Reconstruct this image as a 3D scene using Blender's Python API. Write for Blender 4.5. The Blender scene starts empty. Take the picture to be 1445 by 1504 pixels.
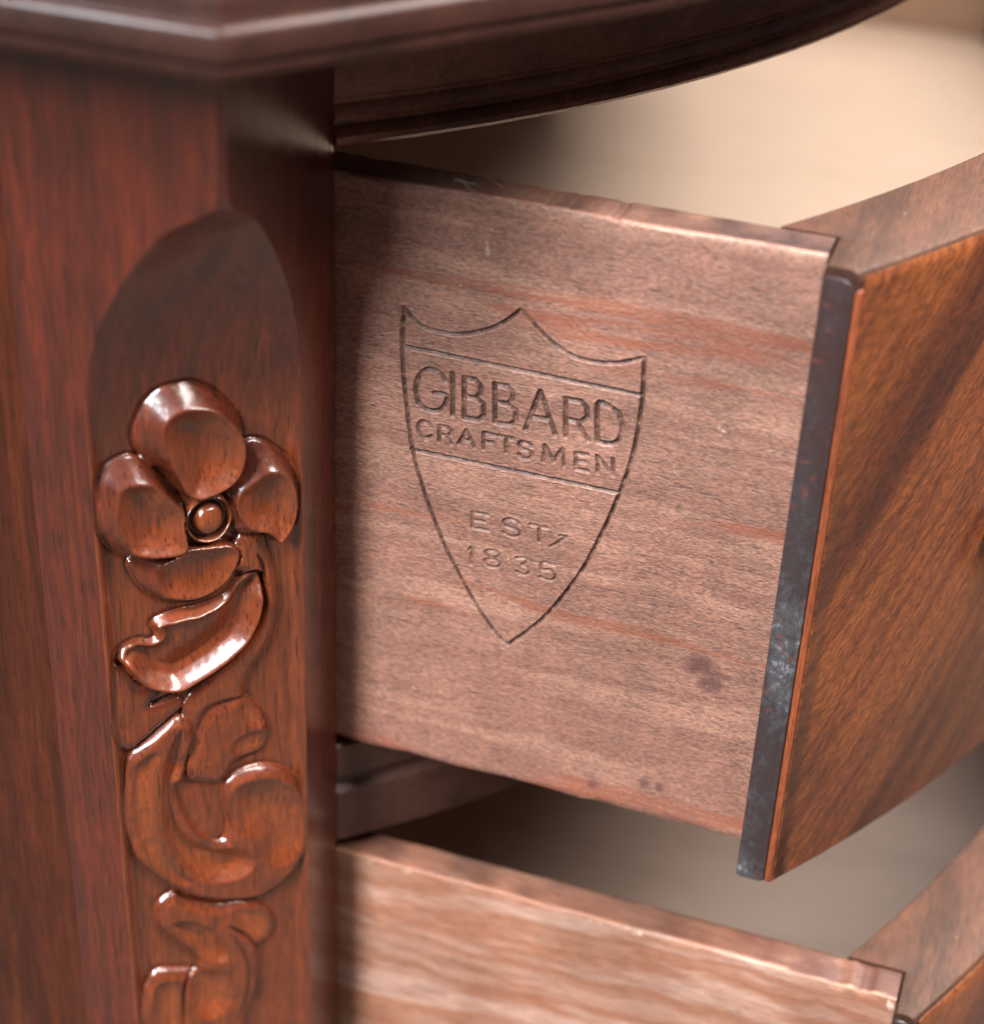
import bpy, math, random
import numpy as np
from mathutils import Vector, Matrix

C = bpy.context.scene
# ---------------------------------------------------------------- camera
cam_data = bpy.data.cameras.new("camera")
cam = bpy.data.objects.new("camera", cam_data)
C.collection.objects.link(cam)
C.camera = cam
cam_data.sensor_fit = 'HORIZONTAL'
cam_data.sensor_width = 36.0
cam_data.lens = 36.0 * 2883.4 / 1445.0
cam_data.clip_start = 0.01
cam_data.clip_end = 50
cam.rotation_mode = 'XYZ'
cam.rotation_euler = (math.radians(57.0257468), math.radians(-2.27629818), math.radians(18.77247246))
cam.location = (0.11641347, -0.23732621, 0.12940605)
cam_data.dof.use_dof = True
cam_data.dof.focus_distance = 0.343
cam_data.dof.aperture_fstop = 11

# ---------------------------------------------------------------- world, lamps, exposure
W = bpy.data.worlds.new("World")
C.world = W
W.use_nodes = True
W.node_tree.nodes["Background"].inputs[0].default_value = (1.0, 0.92, 0.95, 1)
W.node_tree.nodes["Background"].inputs[1].default_value = 0.09

def area(name, loc, target, sx, sy, power, col):
    d = bpy.data.lights.new(name, 'AREA')
    d.shape = 'RECTANGLE'; d.size = sx; d.size_y = sy; d.energy = power; d.color = col
    o = bpy.data.objects.new(name, d)
    C.collection.objects.link(o)
    o.location = loc
    o.rotation_euler = (Vector(target) - Vector(loc)).to_track_quat('-Z', 'Y').to_euler()
    return o
kd = Vector((-0.37, -1.0, 1.15)).normalized()
area("window_light", tuple(kd * 1.9), (0, 0, 0), 0.44, 1.3, 150, (0.885, 0.95, 1.0))
rd = Vector((0.66, 0.36, 1.3)).normalized()
area("room_light", tuple(rd * 2.0), (0.05, 0.2, -0.05), 1.7, 1.7, 235, (1.0, 0.94, 0.88))

C.view_settings.view_transform = 'Standard'
C.view_settings.look = 'None'
C.view_settings.exposure = 0.08
C.view_settings.gamma = 1.0
C.render.engine = 'CYCLES'
C.cycles.use_denoising = True
C.cycles.max_bounces = 6

# traced outlines in millimetres: (along the chamfer, height) for the carving, (x, z) for the stamp
CARVE = {
  'petal_top': [(8.64,-33.28),(10.17,-30.58),(13.0,-28.67),(16.68,-28.35),(20.29,-30.23),(23.44,-33.48),(26.13,-38.23),(26.48,-42.54),(25.39,-46.57),(23.36,-49.33),(19.93,-50.67),(15.67,-49.62),(13.87,-47.56),(12.62,-44.59),(9.52,-41.75),(8.11,-38.29),(7.82,-35.65)],
  'petal_top_d': [(12.51,-33.63),(15.12,-31.91),(18.35,-32.11),(21.56,-33.58),(24.27,-36.77),(26.05,-40.85),(25.42,-45.51),(22.92,-48.14),(19.02,-49.36),(16.19,-48.67),(14.47,-45.04),(13.27,-41.05),(11.86,-37.08)],
  'petal_left': [(-0.22,-46.76),(0.71,-43.3),(3.16,-40.76),(6.41,-39.97),(9.09,-41.12),(11.26,-43.74),(13.41,-47.45),(15.59,-51.23),(15.18,-54.95),(15.71,-58.96),(14.62,-61.47),(10.75,-61.84),(6.99,-60.83),(3.82,-58.6),(0.83,-54.53),(-0.3,-51.0)],
  'petal_left_d': [(3.87,-47.24),(4.72,-44.8),(7.51,-44.42),(10.23,-45.61),(12.42,-48.28),(15.07,-52.18),(15.36,-56.1),(15.21,-59.39),(12.77,-59.86),(8.99,-59.14),(5.77,-57.46),(4.14,-53.75),(3.43,-50.33)],
  'petal_right': [(23.4,-48.26),(25.92,-45.09),(26.98,-42.12),(29.87,-42.53),(33.22,-45.72),(35.63,-49.56),(36.06,-54.65),(34.97,-59.44),(32.39,-62.75),(30.17,-60.75),(28.4,-61.15),(25.44,-60.38),(24.03,-58.33),(23.67,-54.34),(22.84,-50.3)],
  'petal_right_d': [(28.25,-48.34),(30.72,-47.57),(33.65,-49.09),(35.08,-52.74),(35.27,-56.69),(33.95,-60.31),(31.89,-62.34),(29.94,-59.84),(26.51,-57.84),(24.66,-54.04),(24.77,-50.77)],
  'petal_bottom': [(5.57,-60.73),(8.88,-61.06),(15.17,-60.22),(19.52,-60.8),(23.43,-61.26),(25.34,-63.75),(24.24,-66.89),(21.63,-70.23),(18.09,-71.56),(14.15,-71.33),(10.32,-69.67),(7.58,-66.9),(6.1,-63.67)],
  'petal_bottom_d': [(9.84,-65.26),(11.21,-62.24),(15.15,-60.49),(19.53,-60.63),(23.42,-61.66),(24.84,-63.62),(23.74,-66.76),(21.67,-69.08),(18.13,-70.7),(14.2,-70.18),(10.88,-68.39)],
  'centre': [(19.74,-55.28),(24.09,-56.39),(19.94,-50.51)],
  'stem': [(25.45,-60.1),(29.42,-60.56),(30.59,-64.0),(32.2,-71.97),(32.59,-78.26),(32.21,-73.17),(32.4,-77.83),(31.14,-83.48),(28.14,-88.02),(25.72,-92.08),(25.03,-96.03),(18.09,-96.61),(15.61,-101.06),(13.34,-94.75),(17.85,-88.63),(23.68,-83.97),(26.25,-74.12),(25.85,-68.83),(23.25,-66.63)],
  'leaf_g': [(28.31,-64.54),(29.48,-68.31),(29.6,-73.61),(29.46,-69.81),(29.63,-74.41),(28.37,-79.33),(25.98,-83.31),(22.47,-86.31),(17.84,-88.96),(12.66,-91.44),(7.59,-92.43)],
  'leaf_big': [(3.52,-82.56),(2.06,-80.15),(3.54,-77.98),(6.27,-77.49),(8.4,-78.12),(9.54,-77.15),(8.86,-74.68),(10.81,-73.63),(14.63,-73.43),(17.37,-73.56),(21.83,-72.55),(24.15,-69.65),(27.54,-68.01),(29.46,-69.81),(29.35,-74.33),(28.09,-79.25),(25.7,-83.23),(21.91,-86.14),(17.86,-88.29),(12.73,-90.1),(8.89,-88.9),(5.72,-86.57)],
  'leaf_big_d': [(4.09,-82.08),(5.33,-79.49),(8.82,-80.21),(11.21,-76.33),(16.74,-75.33),(22.88,-74.47),(26.79,-74.92),(27.52,-79.09),(24.27,-83.48),(20.22,-85.96),(15.63,-87.94),(11.13,-88.58),(7.35,-86.94),(5.04,-84.35)],
  'lobe_left': [(1.14,-81.84),(3.5,-82.89),(5.7,-86.89),(8.87,-89.23),(7.6,-92.23),(12.64,-91.78),(13.34,-94.75),(8.38,-98.33),(3.43,-101.58),(0.12,-97.0),(0.35,-89.58)],
  'lobe_g': [(13.34,-94.75),(8.38,-98.33),(3.15,-101.63)],
  'scroll': [(10.73,-96.33),(3.41,-101.92),(1.67,-107.34),(0.66,-114.18),(1.32,-121.78),(3.74,-129.47),(8.11,-135.77),(10.93,-139.22),(15.02,-142.42),(20.45,-144.96),(26.64,-146.2),(31.72,-144.14),(35.59,-140.01),(37.43,-133.57),(37.33,-125.78),(35.56,-119.45),(32.27,-115.33),(28.09,-113.16),(24.51,-113.04),(21.51,-114.21),(20.23,-116.72),(20.66,-121.35),(21.13,-125.29),(20.1,-128.73),(17.99,-128.72),(15.14,-125.38),(12.98,-120.83),(11.5,-115.12),(11.36,-112.15),(12.85,-111.21),(13.62,-107.15),(15.6,-101.41),(14.07,-97.41)],
  'scroll_d1': [(8.33,-109.65),(9.82,-103.02),(12.89,-98.42),(13.33,-107.05),(10.79,-111.95),(12.41,-120.62),(15.11,-126.12),(19.76,-129.76),(24.53,-132.7),(25.66,-136.25),(23.12,-138.83),(18.22,-138.52),(13.52,-135.14),(9.66,-128.66),(8.03,-120.52)],
  'scroll_d2': [(3.26,-104.34),(8.15,-102.46),(7.13,-110.67),(7.14,-120.94),(9.58,-130.16),(13.43,-137.06),(8.19,-134.25),(3.35,-126.29),(1.55,-118.16),(1.76,-110.24)],
  'scroll_d3': [(21.06,-118.5),(23.24,-115.55),(27.43,-115.52),(32.22,-117.92),(35.81,-123.71),(36.65,-130.94),(35.0,-136.61),(31.19,-139.14),(27.52,-136.16),(25.81,-130.84),(22.86,-127.45),(21.47,-123.9)],
  'leaf_upper': [(15.61,-101.06),(18.09,-96.61),(22.45,-95.22),(25.04,-95.68),(27.86,-99.03),(29.53,-103.12),(29.13,-107.31),(27.59,-109.34),(23.42,-110.11),(20.95,-113.28),(19.13,-114.49),(15.68,-112.92),(13.7,-111.51),(13.55,-108.56)],
  'leaf_upper_d': [(21.78,-106.31),(24.2,-103.88),(28.32,-104.16),(28.95,-107.25),(27.31,-108.88),(23.73,-109.49)],
  'leaf_upper_d2': [(23.81,-97.74),(25.58,-96.9),(28.11,-100.53),(28.64,-103.19),(25.42,-102.5)],
  'leaf_upper_g': [(16.17,-101.6),(14.82,-106.12),(13.59,-111.47)],
  'lower': [(5.94,-142.78),(6.7,-139.92),(9.75,-138.76),(12.04,-141.24),(17.99,-144.79),(21.67,-145.45),(26.6,-147.8),(29.04,-151.22),(29.58,-155.58),(28.24,-158.36),(26.28,-160.07),(26.13,-165.94),(25.33,-171.62),(23.24,-176.82),(20.42,-183.53),(4.12,-176.09),(0.76,-169.73),(1.47,-162.93),(2.85,-160.19),(5.12,-157.84),(9.35,-159.23),(13.01,-160.37),(13.16,-157.1),(9.68,-152.35),(6.32,-146.92)],
  'lower_d1': [(8.17,-146.07),(11.22,-145.7),(16.54,-150.27),(19.71,-157.34),(18.66,-160.24),(14.38,-157.61),(10.94,-151.65)],
  'lower_d2': [(21.0,-146.79),(26.57,-149.01),(29.01,-152.86),(28.6,-156.84),(26.32,-158.41),(22.06,-152.52)],
  'lower_d3': [(11.11,-161.23),(14.89,-160.33),(19.16,-163.83),(19.87,-170.98),(17.49,-174.7),(13.67,-174.31),(10.72,-169.54)],
  'lower_d4': [(3.95,-162.34),(6.81,-160.64),(9.43,-163.87),(9.17,-175.77),(3.35,-173.13)],
  'lower_g1': [(19.93,-150.83),(23.86,-155.73),(26.27,-160.49)],
  'lower_g2': [(13.32,-160.5),(10.38,-163.44),(9.79,-176.05)],
  'lower_g3': [(20.18,-152.58),(23.66,-162.35),(23.41,-170.79),(20.59,-178.28)],
}
STAMP = [
  ('line',[(12.23,-22.9),(14.98,-25.41),(18.6,-26.19),(22.61,-25.87),(26.99,-24.12),(29.98,-22.1),(32.89,-19.19)]),
  ('line',[(32.89,-19.19),(36.53,-22.38),(40.15,-24.89),(43.68,-26.02),(47.98,-25.95),(50.91,-25.18),(54.19,-23.65)]),
  ('line',[(54.39,-23.6),(54.72,-30.0),(54.61,-34.8),(54.01,-42.24),(52.44,-50.11),(49.6,-60.08),(46.13,-69.47),(40.24,-80.38),(33.93,-88.06)]),
  ('line',[(12.23,-22.9),(12.07,-29.6),(12.46,-36.81),(13.96,-48.51),(16.01,-56.82),(20.18,-67.77),(23.24,-73.81),(27.33,-80.79),(31.42,-86.18),(33.93,-88.06)]),
  ('line',[(12.35,-30.26),(54.43,-30.63)]),
  ('line',[(14.09,-50.53),(52.37,-50.43)]),
  ('big',[(20.12,-35.48),(18.71,-33.95),(16.53,-33.98),(14.93,-36.33),(14.7,-38.69),(15.3,-40.9),(16.99,-41.82),(18.91,-41.55),(20.25,-40.02),(20.2,-38.22),(18.11,-38.25)]),
  ('big',[(21.54,-41.84),(21.29,-33.78)]),
  ('big',[(23.69,-41.86),(23.42,-34.05),(25.53,-34.02),(26.44,-34.94),(26.5,-36.48),(25.67,-37.58),(23.55,-37.62)]),
  ('big',[(25.67,-37.58),(27.11,-38.5),(27.2,-40.69),(26.18,-41.81),(23.69,-41.86)]),
  ('big',[(29.28,-41.59),(28.95,-34.06),(31.2,-34.03),(32.18,-34.91),(32.25,-36.4),(31.36,-37.47),(29.1,-37.5)]),
  ('big',[(31.36,-37.47),(32.91,-38.35),(33.01,-40.46),(31.93,-41.55),(29.28,-41.59)]),
  ('big',[(34.83,-41.72),(37.07,-33.7),(40.2,-41.62)]),
  ('big',[(35.76,-38.89),(38.96,-38.83)]),
  ('big',[(42.05,-41.46),(41.59,-34.14),(44.35,-34.1),(45.41,-35.17),(45.54,-36.99),(44.62,-38.02),(41.84,-38.07)]),
  ('big',[(43.83,-38.04),(46.04,-41.38)]),
  ('big',[(47.7,-41.14),(47.19,-34.05),(49.36,-34.03),(50.96,-35.06),(51.8,-37.51),(51.34,-40.01),(49.89,-41.11),(47.7,-41.14)]),
  ('small',[(17.71,-44.97),(16.97,-44.42),(16.01,-44.44),(15.3,-45.39),(15.33,-46.64),(16.08,-47.57),(17.04,-47.54),(17.76,-46.96)]),
  ('small',[(19.26,-47.7),(19.18,-44.58),(20.79,-44.55),(21.38,-45.0),(21.4,-45.78),(20.84,-46.23),(19.22,-46.26)]),
  ('small',[(20.38,-46.24),(21.58,-47.65)]),
  ('small',[(22.87,-47.48),(24.19,-44.34),(25.72,-47.41)]),
  ('small',[(23.4,-46.37),(25.11,-46.34)]),
  ('small',[(27.46,-47.32),(27.33,-44.13),(29.43,-44.09)]),
  ('small',[(27.4,-45.72),(29.08,-45.69)]),
  ('small',[(30.15,-44.09),(32.69,-44.04)]),
  ('small',[(31.42,-44.06),(31.56,-47.04)]),
  ('small',[(36.16,-44.76),(35.43,-44.32),(34.38,-44.34),(33.83,-45.03),(34.33,-45.72),(35.76,-46.0),(36.27,-46.76),(35.71,-47.39),(34.65,-47.42),(33.92,-46.97)]),
  ('small',[(38.38,-47.4),(38.5,-44.13),(40.24,-46.87),(41.65,-44.06),(42.15,-47.32)]),
  ('small',[(46.36,-47.39),(44.22,-47.43),(44.01,-44.28),(46.15,-44.23)]),
  ('small',[(44.11,-45.79),(45.82,-45.75)]),
  ('small',[(48.13,-47.21),(47.91,-44.07),(50.88,-47.15),(50.64,-44.01)]),
  ('faint',[(29.01,-64.05),(26.0,-64.16),(25.89,-60.89),(28.88,-60.8)]),
  ('faint',[(25.94,-62.46),(28.35,-62.38)]),
  ('faint',[(34.81,-61.17),(33.87,-60.7),(32.49,-60.74),(31.76,-61.5),(32.41,-62.25),(34.27,-62.53),(34.92,-63.34),(34.19,-64.04),(32.8,-64.09),(31.85,-63.62)]),
  ('faint',[(36.83,-60.82),(39.87,-60.72)]),
  ('faint',[(38.35,-60.77),(38.53,-64.0)]),
  ('faint',[(40.74,-64.54),(42.13,-63.19),(43.51,-61.69)]),
  ('faint',[(42.35,-61.89),(43.51,-61.69)]),
  ('faint',[(25.57,-69.21),(25.97,-68.51),(26.1,-71.96)]),
  ('faint',[(30.05,-69.76),(28.86,-69.24),(28.97,-68.42),(29.98,-68.14),(31.02,-68.35),(31.2,-69.15),(30.05,-69.76),(28.76,-70.49),(28.95,-71.45),(30.13,-71.68),(31.3,-71.35),(31.4,-70.39),(30.05,-69.76)]),
  ('faint',[(34.55,-68.54),(35.51,-68.26),(36.62,-68.39),(36.18,-69.36),(35.52,-69.78),(36.45,-69.99),(36.98,-70.78),(36.54,-71.62),(35.57,-71.8),(34.69,-71.48)]),
  ('faint',[(41.65,-68.18),(39.5,-68.27),(39.32,-69.86),(40.79,-69.55),(41.92,-70.46),(41.58,-71.53),(40.38,-71.76),(39.27,-71.45)]),
]

# ---------------------------------------------------------------- helpers
def lin(r, g, b):
    f = lambda c: (c / 255 / 12.92) if c / 255 <= 0.04045 else ((c / 255 + 0.055) / 1.055) ** 2.4
    return (f(r), f(g), f(b), 1)

def tag(o, label=None, cat=None, group=None, kind=None):
    for k, v in (('label', label), ('category', cat), ('group', group), ('kind', kind)):
        if v: o[k] = v
    return o

def empty(name, loc):
    o = bpy.data.objects.new(name, None)
    o.empty_display_size = 0.02
    o.location = loc
    C.collection.objects.link(o)
    return o

def world_loc(o):
    v = Vector((0, 0, 0))
    while o is not None:
        v += o.location; o = o.parent
    return v

def link_mesh(name, V, F, mat, parent=None, attrs=None, normals=None, smooth=True, sharp=None):
    """V: (n,3) world coordinates; F: list/array of quads or polygons"""
    V = np.asarray(V, float)
    if parent is not None:
        V = V - np.array(world_loc(parent))
    me = bpy.data.meshes.new(name)
    if isinstance(F, np.ndarray):
        n, k = F.shape
        me.vertices.add(len(V)); me.vertices.foreach_set('co', V.ravel())
        me.loops.add(n * k); me.loops.foreach_set('vertex_index', F.ravel().astype(np.int32))
        me.polygons.add(n); me.polygons.foreach_set('loop_start', np.arange(0, n * k, k, dtype=np.int32))
        me.update(calc_edges=True)
    else:
        me.from_pydata([tuple(v) for v in V], [], [tuple(int(i) for i in f) for f in F])
    me.validate()
    me.polygons.foreach_set('use_smooth', [smooth] * len(me.polygons))
    for k, a in (attrs or {}).items():
        at = me.attributes.new(k, 'FLOAT', 'POINT')
        at.data.foreach_set('value', np.asarray(a, np.float32).ravel())
    if normals is not None:
        me.normals_split_custom_set_from_vertices([tuple(x) for x in normals])
    elif sharp is not None:
        me.set_sharp_from_angle(angle=math.radians(sharp))
    me.materials.append(mat)
    me.update()
    o = bpy.data.objects.new(name, me)
    C.collection.objects.link(o)
    if parent is not None: o.parent = parent
    return o

def grid_faces(nr, nc, flip=False):
    i = np.arange(nr - 1)[:, None] * nc + np.arange(nc - 1)[None, :]
    i = i.ravel()
    F = np.stack([i, i + 1, i + nc + 1, i + nc], 1)
    return F[:, ::-1].copy() if flip else F

def smooth_noise(x, y, scale, seed):
    """cheap value noise, ~[-1,1]"""
    rs = np.random.RandomState(seed)
    T = rs.rand(64, 64) * 2 - 1
    X = x / scale; Y = y / scale
    xi = np.floor(X).astype(int); yi = np.floor(Y).astype(int)
    fx = X - xi; fy = Y - yi
    fx = fx * fx * (3 - 2 * fx); fy = fy * fy * (3 - 2 * fy)
    g = lambda a, b: T[a % 64, b % 64]
    return (g(xi, yi) * (1 - fx) + g(xi + 1, yi) * fx) * (1 - fy) + (g(xi, yi + 1) * (1 - fx) + g(xi + 1, yi + 1) * fx) * fy

# ---------------------------------------------------------------- materials
class NT:
    def __init__(s, name):
        s.m = bpy.data.materials.new(name); s.m.use_nodes = True
        s.t = s.m.node_tree; s.n = s.t.nodes
        s.b = s.n['Principled BSDF']
    def new(s, typ, **kw):
        o = s.n.new(typ)
        for k, v in kw.items(): setattr(o, k, v)
        return o
    def lk(s, a, b): s.t.links.new(a, b)
    def coords(s, scale, rot=(0, 0, 0), warp=0.0, wscale=20.0):
        tc = s.new('ShaderNodeTexCoord')
        src = tc.outputs['Object']
        if rot != (0, 0, 0):
            mr = s.new('ShaderNodeMapping'); mr.inputs['Rotation'].default_value = rot
            s.lk(src, mr.inputs[0]); src = mr.outputs[0]
        if warp:
            nz = s.new('ShaderNodeTexNoise'); nz.inputs['Scale'].default_value = wscale; nz.inputs['Detail'].default_value = 3
            s.lk(src, nz.inputs['Vector'])
            vm = s.new('ShaderNodeVectorMath', operation='SUBTRACT'); vm.inputs[1].default_value = (.5, .5, .5)
            s.lk(nz.outputs['Color'], vm.inputs[0])
            vs = s.new('ShaderNodeVectorMath', operation='SCALE'); vs.inputs['Scale'].default_value = warp
            s.lk(vm.outputs[0], vs.inputs[0])
            va = s.new('ShaderNodeVectorMath', operation='ADD')
            s.lk(src, va.inputs[0]); s.lk(vs.outputs[0], va.inputs[1]); src = va.outputs[0]
        mp = s.new('ShaderNodeMapping'); mp.inputs['Scale'].default_value = scale
        s.lk(src, mp.inputs[0])
        return mp.outputs[0]
    def noise(s, vec, detail=4, rough=0.55, scale=1.0, dist=0.0):
        n = s.new('ShaderNodeTexNoise'); n.inputs['Scale'].default_value = scale
        n.inputs['Detail'].default_value = detail; n.inputs['Roughness'].default_value = rough
        n.inputs['Distortion'].default_value = dist
        s.lk(vec, n.inputs['Vector']); return n.outputs['Fac']
    def ramp(s, fac, stops):
        r = s.new('ShaderNodeValToRGB'); e = r.color_ramp.elements
        while len(e) < len(stops): e.new(0.5)
        for i, (p, c) in enumerate(stops):
            e[i].position = p; e[i].color = c if len(c) == 4 else (*c, 1)
        s.lk(fac, r.inputs[0]); return r.outputs[0]
    def mix(s, typ, fac, a, b):
        m = s.new('ShaderNodeMix', data_type='RGBA', blend_type=typ)
        for sock, v in ((m.inputs[0], fac), (m.inputs[6], a), (m.inputs[7], b)):
            if hasattr(v, 'links'): s.lk(v, sock)
            else: sock.default_value = v
        return m.outputs[2]
    def math(s, op, a, b=0.0, clamp=False):
        m = s.new('ShaderNodeMath', operation=op); m.use_clamp = clamp
        for sock, v in ((m.inputs[0], a), (m.inputs[1], b)):
            if hasattr(v, 'links'): s.lk(v, sock)
            else: sock.default_value = v
        return m.outputs[0]
    def attr(s, name):
        a = s.new('ShaderNodeAttribute'); a.attribute_name = name; return a.outputs['Fac']
    def set(s, k, v):
        if hasattr(v, 'links'): s.lk(v, s.b.inputs[k])
        else: s.b.inputs[k].default_value = v

GREY = lambda v: (v, v, v, 1)
def ax(axis, along, cross):
    v = [cross] * 3; v['xyz'.index(axis)] = along; return tuple(v)

def wood(name, axis, tones, band=(5, 70), fibre=(160, 2600), fib=0.35, pore=0.5, rough=0.4, coat=0.0, coat_rough=0.1,
         bump=0.00008, rot=(0, 0, 0), warp=0.004, wscale=25, mott=None, seed=0.0, tint=None, stain=None, pale=None, spec=0.5,
         specks=0.0, coat_ior=1.5, lines=None, poresc=(220, 3200)):
    s = NT(name)
    v1 = s.coords(ax(axis, *band), rot, warp, wscale)
    n1 = s.noise(v1, 5, 0.6, 1.0, 0.3)
    k = len(tones)
    col = s.ramp(n1, [(0.28 + 0.44 * i / (k - 1), t) for i, t in enumerate(tones)])
    v2 = s.coords(ax(axis, *fibre), rot, warp * 0.3, wscale * 3)
    n2 = s.noise(v2, 4, 0.65)
    f2 = s.ramp(n2, [(0.3, GREY(1 - fib)), (0.7, GREY(1 + fib * 0.5))])
    col = s.mix('MULTIPLY', 1.0, col, f2)
    v3 = s.coords(ax(axis, *poresc), rot, warp * 0.3, wscale * 3)
    n3 = s.noise(v3, 2, 0.5)
    pr = s.ramp(n3, [(0.30, GREY(1 - pore)), (0.42, GREY(1))])
    col = s.mix('MULTIPLY', 1.0, col, pr)
    if lines:
        v5 = s.coords(ax(axis, lines[0], lines[1]), rot, warp * 1.5, wscale * 0.6)
        n5 = s.noise(v5, 3, 0.5)
        col = s.mix('MIX', s.ramp(n5, [(0.60, GREY(0)), (0.66, GREY(lines[2])), (0.70, GREY(0))]), col, lines[3])
    if mott:
        v4 = s.coords((mott,) * 3); n4 = s.noise(v4, 4, 0.6)
        col = s.mix('MULTIPLY', 1.0, col, s.ramp(n4, [(0.3, GREY(0.72)), (0.7, GREY(1.12))]))
    if tint:
        tc = s.mix('MULTIPLY', 1.0, s.mix('MULTIPLY', 1.0, tint[0], f2), pr)
        col = s.mix('MIX', s.math('MULTIPLY', s.attr('tint'), tint[1], clamp=True), col, tc)
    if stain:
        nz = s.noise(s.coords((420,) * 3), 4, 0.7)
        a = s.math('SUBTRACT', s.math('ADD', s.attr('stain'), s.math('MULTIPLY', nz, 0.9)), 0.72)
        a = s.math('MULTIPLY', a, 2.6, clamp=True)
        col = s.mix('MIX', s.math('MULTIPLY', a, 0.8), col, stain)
    if pale:
        nz = s.noise(s.coords((900,) * 3), 3, 0.7)
        a = s.math('SUBTRACT', s.math('ADD', s.attr('pale'), s.math('MULTIPLY', nz, 0.9)), 0.75)
        a = s.math('MULTIPLY', a, 4.0, clamp=True)
        col = s.mix('MIX', a, col, pale)
    if specks:
        nz = s.noise(s.coords((1500,) * 3), 1, 0.5)
        a = s.ramp(nz, [(0.79, GREY(0)), (0.83, GREY(specks * 0.7))])
        col = s.mix('MIX', a, col, lin(235, 215, 195))
    s.set('Base Color', col)
    rr = s.ramp(n2, [(0.3, GREY(min(1, rough + 0.10))), (0.7, GREY(max(0.05, rough - 0.05)))])
    s.set('Roughness', rr)
    s.set('Specular IOR Level', spec)
    s.set('Coat Weight', coat); s.set('Coat Roughness', coat_rough); s.set('Coat IOR', coat_ior)
    h = s.math('ADD', s.math('MULTIPLY', n2, 1.0), s.math('MULTIPLY', pr, 0.5))
    bp = s.new('ShaderNodeBump'); bp.inputs['Strength'].default_value = 1.0; bp.inputs['Distance'].default_value = bump
    s.lk(h, bp.inputs['Height']); s.lk(bp.outputs[0], s.b.inputs['Normal'])
    if coat:
        bc = s.new('ShaderNodeBump'); bc.inputs['Strength'].default_value = 1.0; bc.inputs['Distance'].default_value = bump * 0.35
        s.lk(s.math('ADD', h, s.math('MULTIPLY', s.noise(s.coords((260,) * 3), 2, 0.5), 1.5)), bc.inputs['Height'])
        s.lk(bc.outputs[0], s.b.inputs['Coat Normal'])
    return s.m

M = {}
M['post'] = wood('red_brown_varnished_wood', 'z', [lin(46, 14, 8), lin(86, 29, 14), lin(64, 20, 10), lin(104, 40, 18)],
                 band=(9, 170), fibre=(110, 1300), fib=0.42, pore=0.62, rough=0.45, coat=1.0, coat_rough=0.22, coat_ior=1.65, bump=0.00005,
                 tint=(lin(146, 70, 28), 0.72), mott=60, spec=0.18, stain=lin(52, 32, 26), poresc=(120, 2000))
M['panel'] = wood('brown_panel_wood', 'z', [lin(44, 18, 10), lin(74, 31, 16), lin(56, 22, 12), lin(98, 48, 20)],
                  band=(5, 90), fibre=(80, 1300), fib=0.4, pore=0.5, rough=0.38, coat=0.6, coat_rough=0.12, bump=0.00005, mott=40, spec=0.18)
M['top'] = wood('dark_moulding_wood', 'y', [lin(34, 18, 14), lin(52, 28, 21), lin(42, 22, 17)], band=(8, 160), fibre=(90, 1800),
                fib=0.35, pore=0.4, rough=0.5, coat=0.22, coat_rough=0.14, spec=0.15, bump=0.0001, mott=60, specks=0.25)
M['rail'] = wood('brown_rail_wood', 'y', [lin(92, 56, 42), lin(128, 80, 60), lin(108, 66, 50)], band=(8, 160), fibre=(90, 1800),
                fib=0.4, pore=0.45, rough=0.5, coat=0.2, coat_rough=0.3, bump=0.0001, mott=60, specks=0.3)
M['divider'] = wood('red_brown_divider_wood', 'y', [lin(58, 32, 24), lin(84, 50, 38), lin(70, 40, 30)], band=(8, 160), fibre=(90, 1800),
                   fib=0.4, pore=0.45, rough=0.5, coat=0.2, coat_rough=0.3, bump=0.0001, mott=60)
M['side'] = wood('tan_brown_drawer_wood', 'x', [lin(124, 85, 71), lin(150, 106, 89), lin(136, 93, 78), lin(159, 115, 96), lin(140, 96, 82)],
                 band=(6, 95), fibre=(1000, 2700), fib=0.58, pore=0.45, rough=0.44, bump=0.0002, warp=0.006, wscale=35, lines=(5, 170, 0.7, lin(132, 68, 44)),
                 tint=(lin(52, 29, 24), 0.92), stain=lin(80, 48, 46), pale=lin(196, 172, 158), specks=0.6, mott=55, spec=0.5, poresc=(260, 3400))
M['side_low'] = wood('streaked_drawer_wood', 'x', [lin(132, 86, 64), lin(166, 124, 104), lin(144, 94, 70), lin(174, 136, 118), lin(124, 80, 62)],
                     band=(9, 75), fibre=(300, 2200), fib=0.3, pore=0.25, rough=0.5, bump=0.00012, warp=0.008, wscale=30,
                     tint=(lin(66, 36, 28), 0.85), stain=lin(70, 40, 30), pale=lin(222, 198, 180), mott=40, lines=(7, 160, 0.5, lin(132, 70, 40)))
M['veneer'] = None
M['front_wood'] = wood('dusty_front_edge_wood', 'y', [lin(48, 26, 16), lin(74, 44, 29), lin(58, 32, 20)], band=(10, 90),
                       fibre=(200, 1800), fib=0.4, pore=0.4, rough=0.6, spec=0.3, bump=0.0001, mott=90, specks=0.5)
M['inside'] = wood('pale_inner_wood', 'x', [lin(228, 198, 174), lin(240, 212, 190), lin(234, 204, 182)], band=(6, 40), fibre=(80, 900),
                   fib=0.08, pore=0.1, rough=0.5, bump=0.00003)
M['inside_shaded'] = wood('shaded_inner_wood', 'x', [lin(178, 152, 138), lin(196, 170, 154), lin(186, 160, 146)], band=(6, 40), fibre=(80, 900), fib=0.1, pore=0.1, rough=0.6, bump=0.00003)  # inner wood with the lower drawer's shade put into its colour
M['dark_inside'] = wood('rough_inner_wood', 'x', [lin(92, 62, 46), lin(124, 86, 66)], band=(6, 60), fibre=(80, 900), fib=0.3, pore=0.3, rough=0.6)
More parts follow.
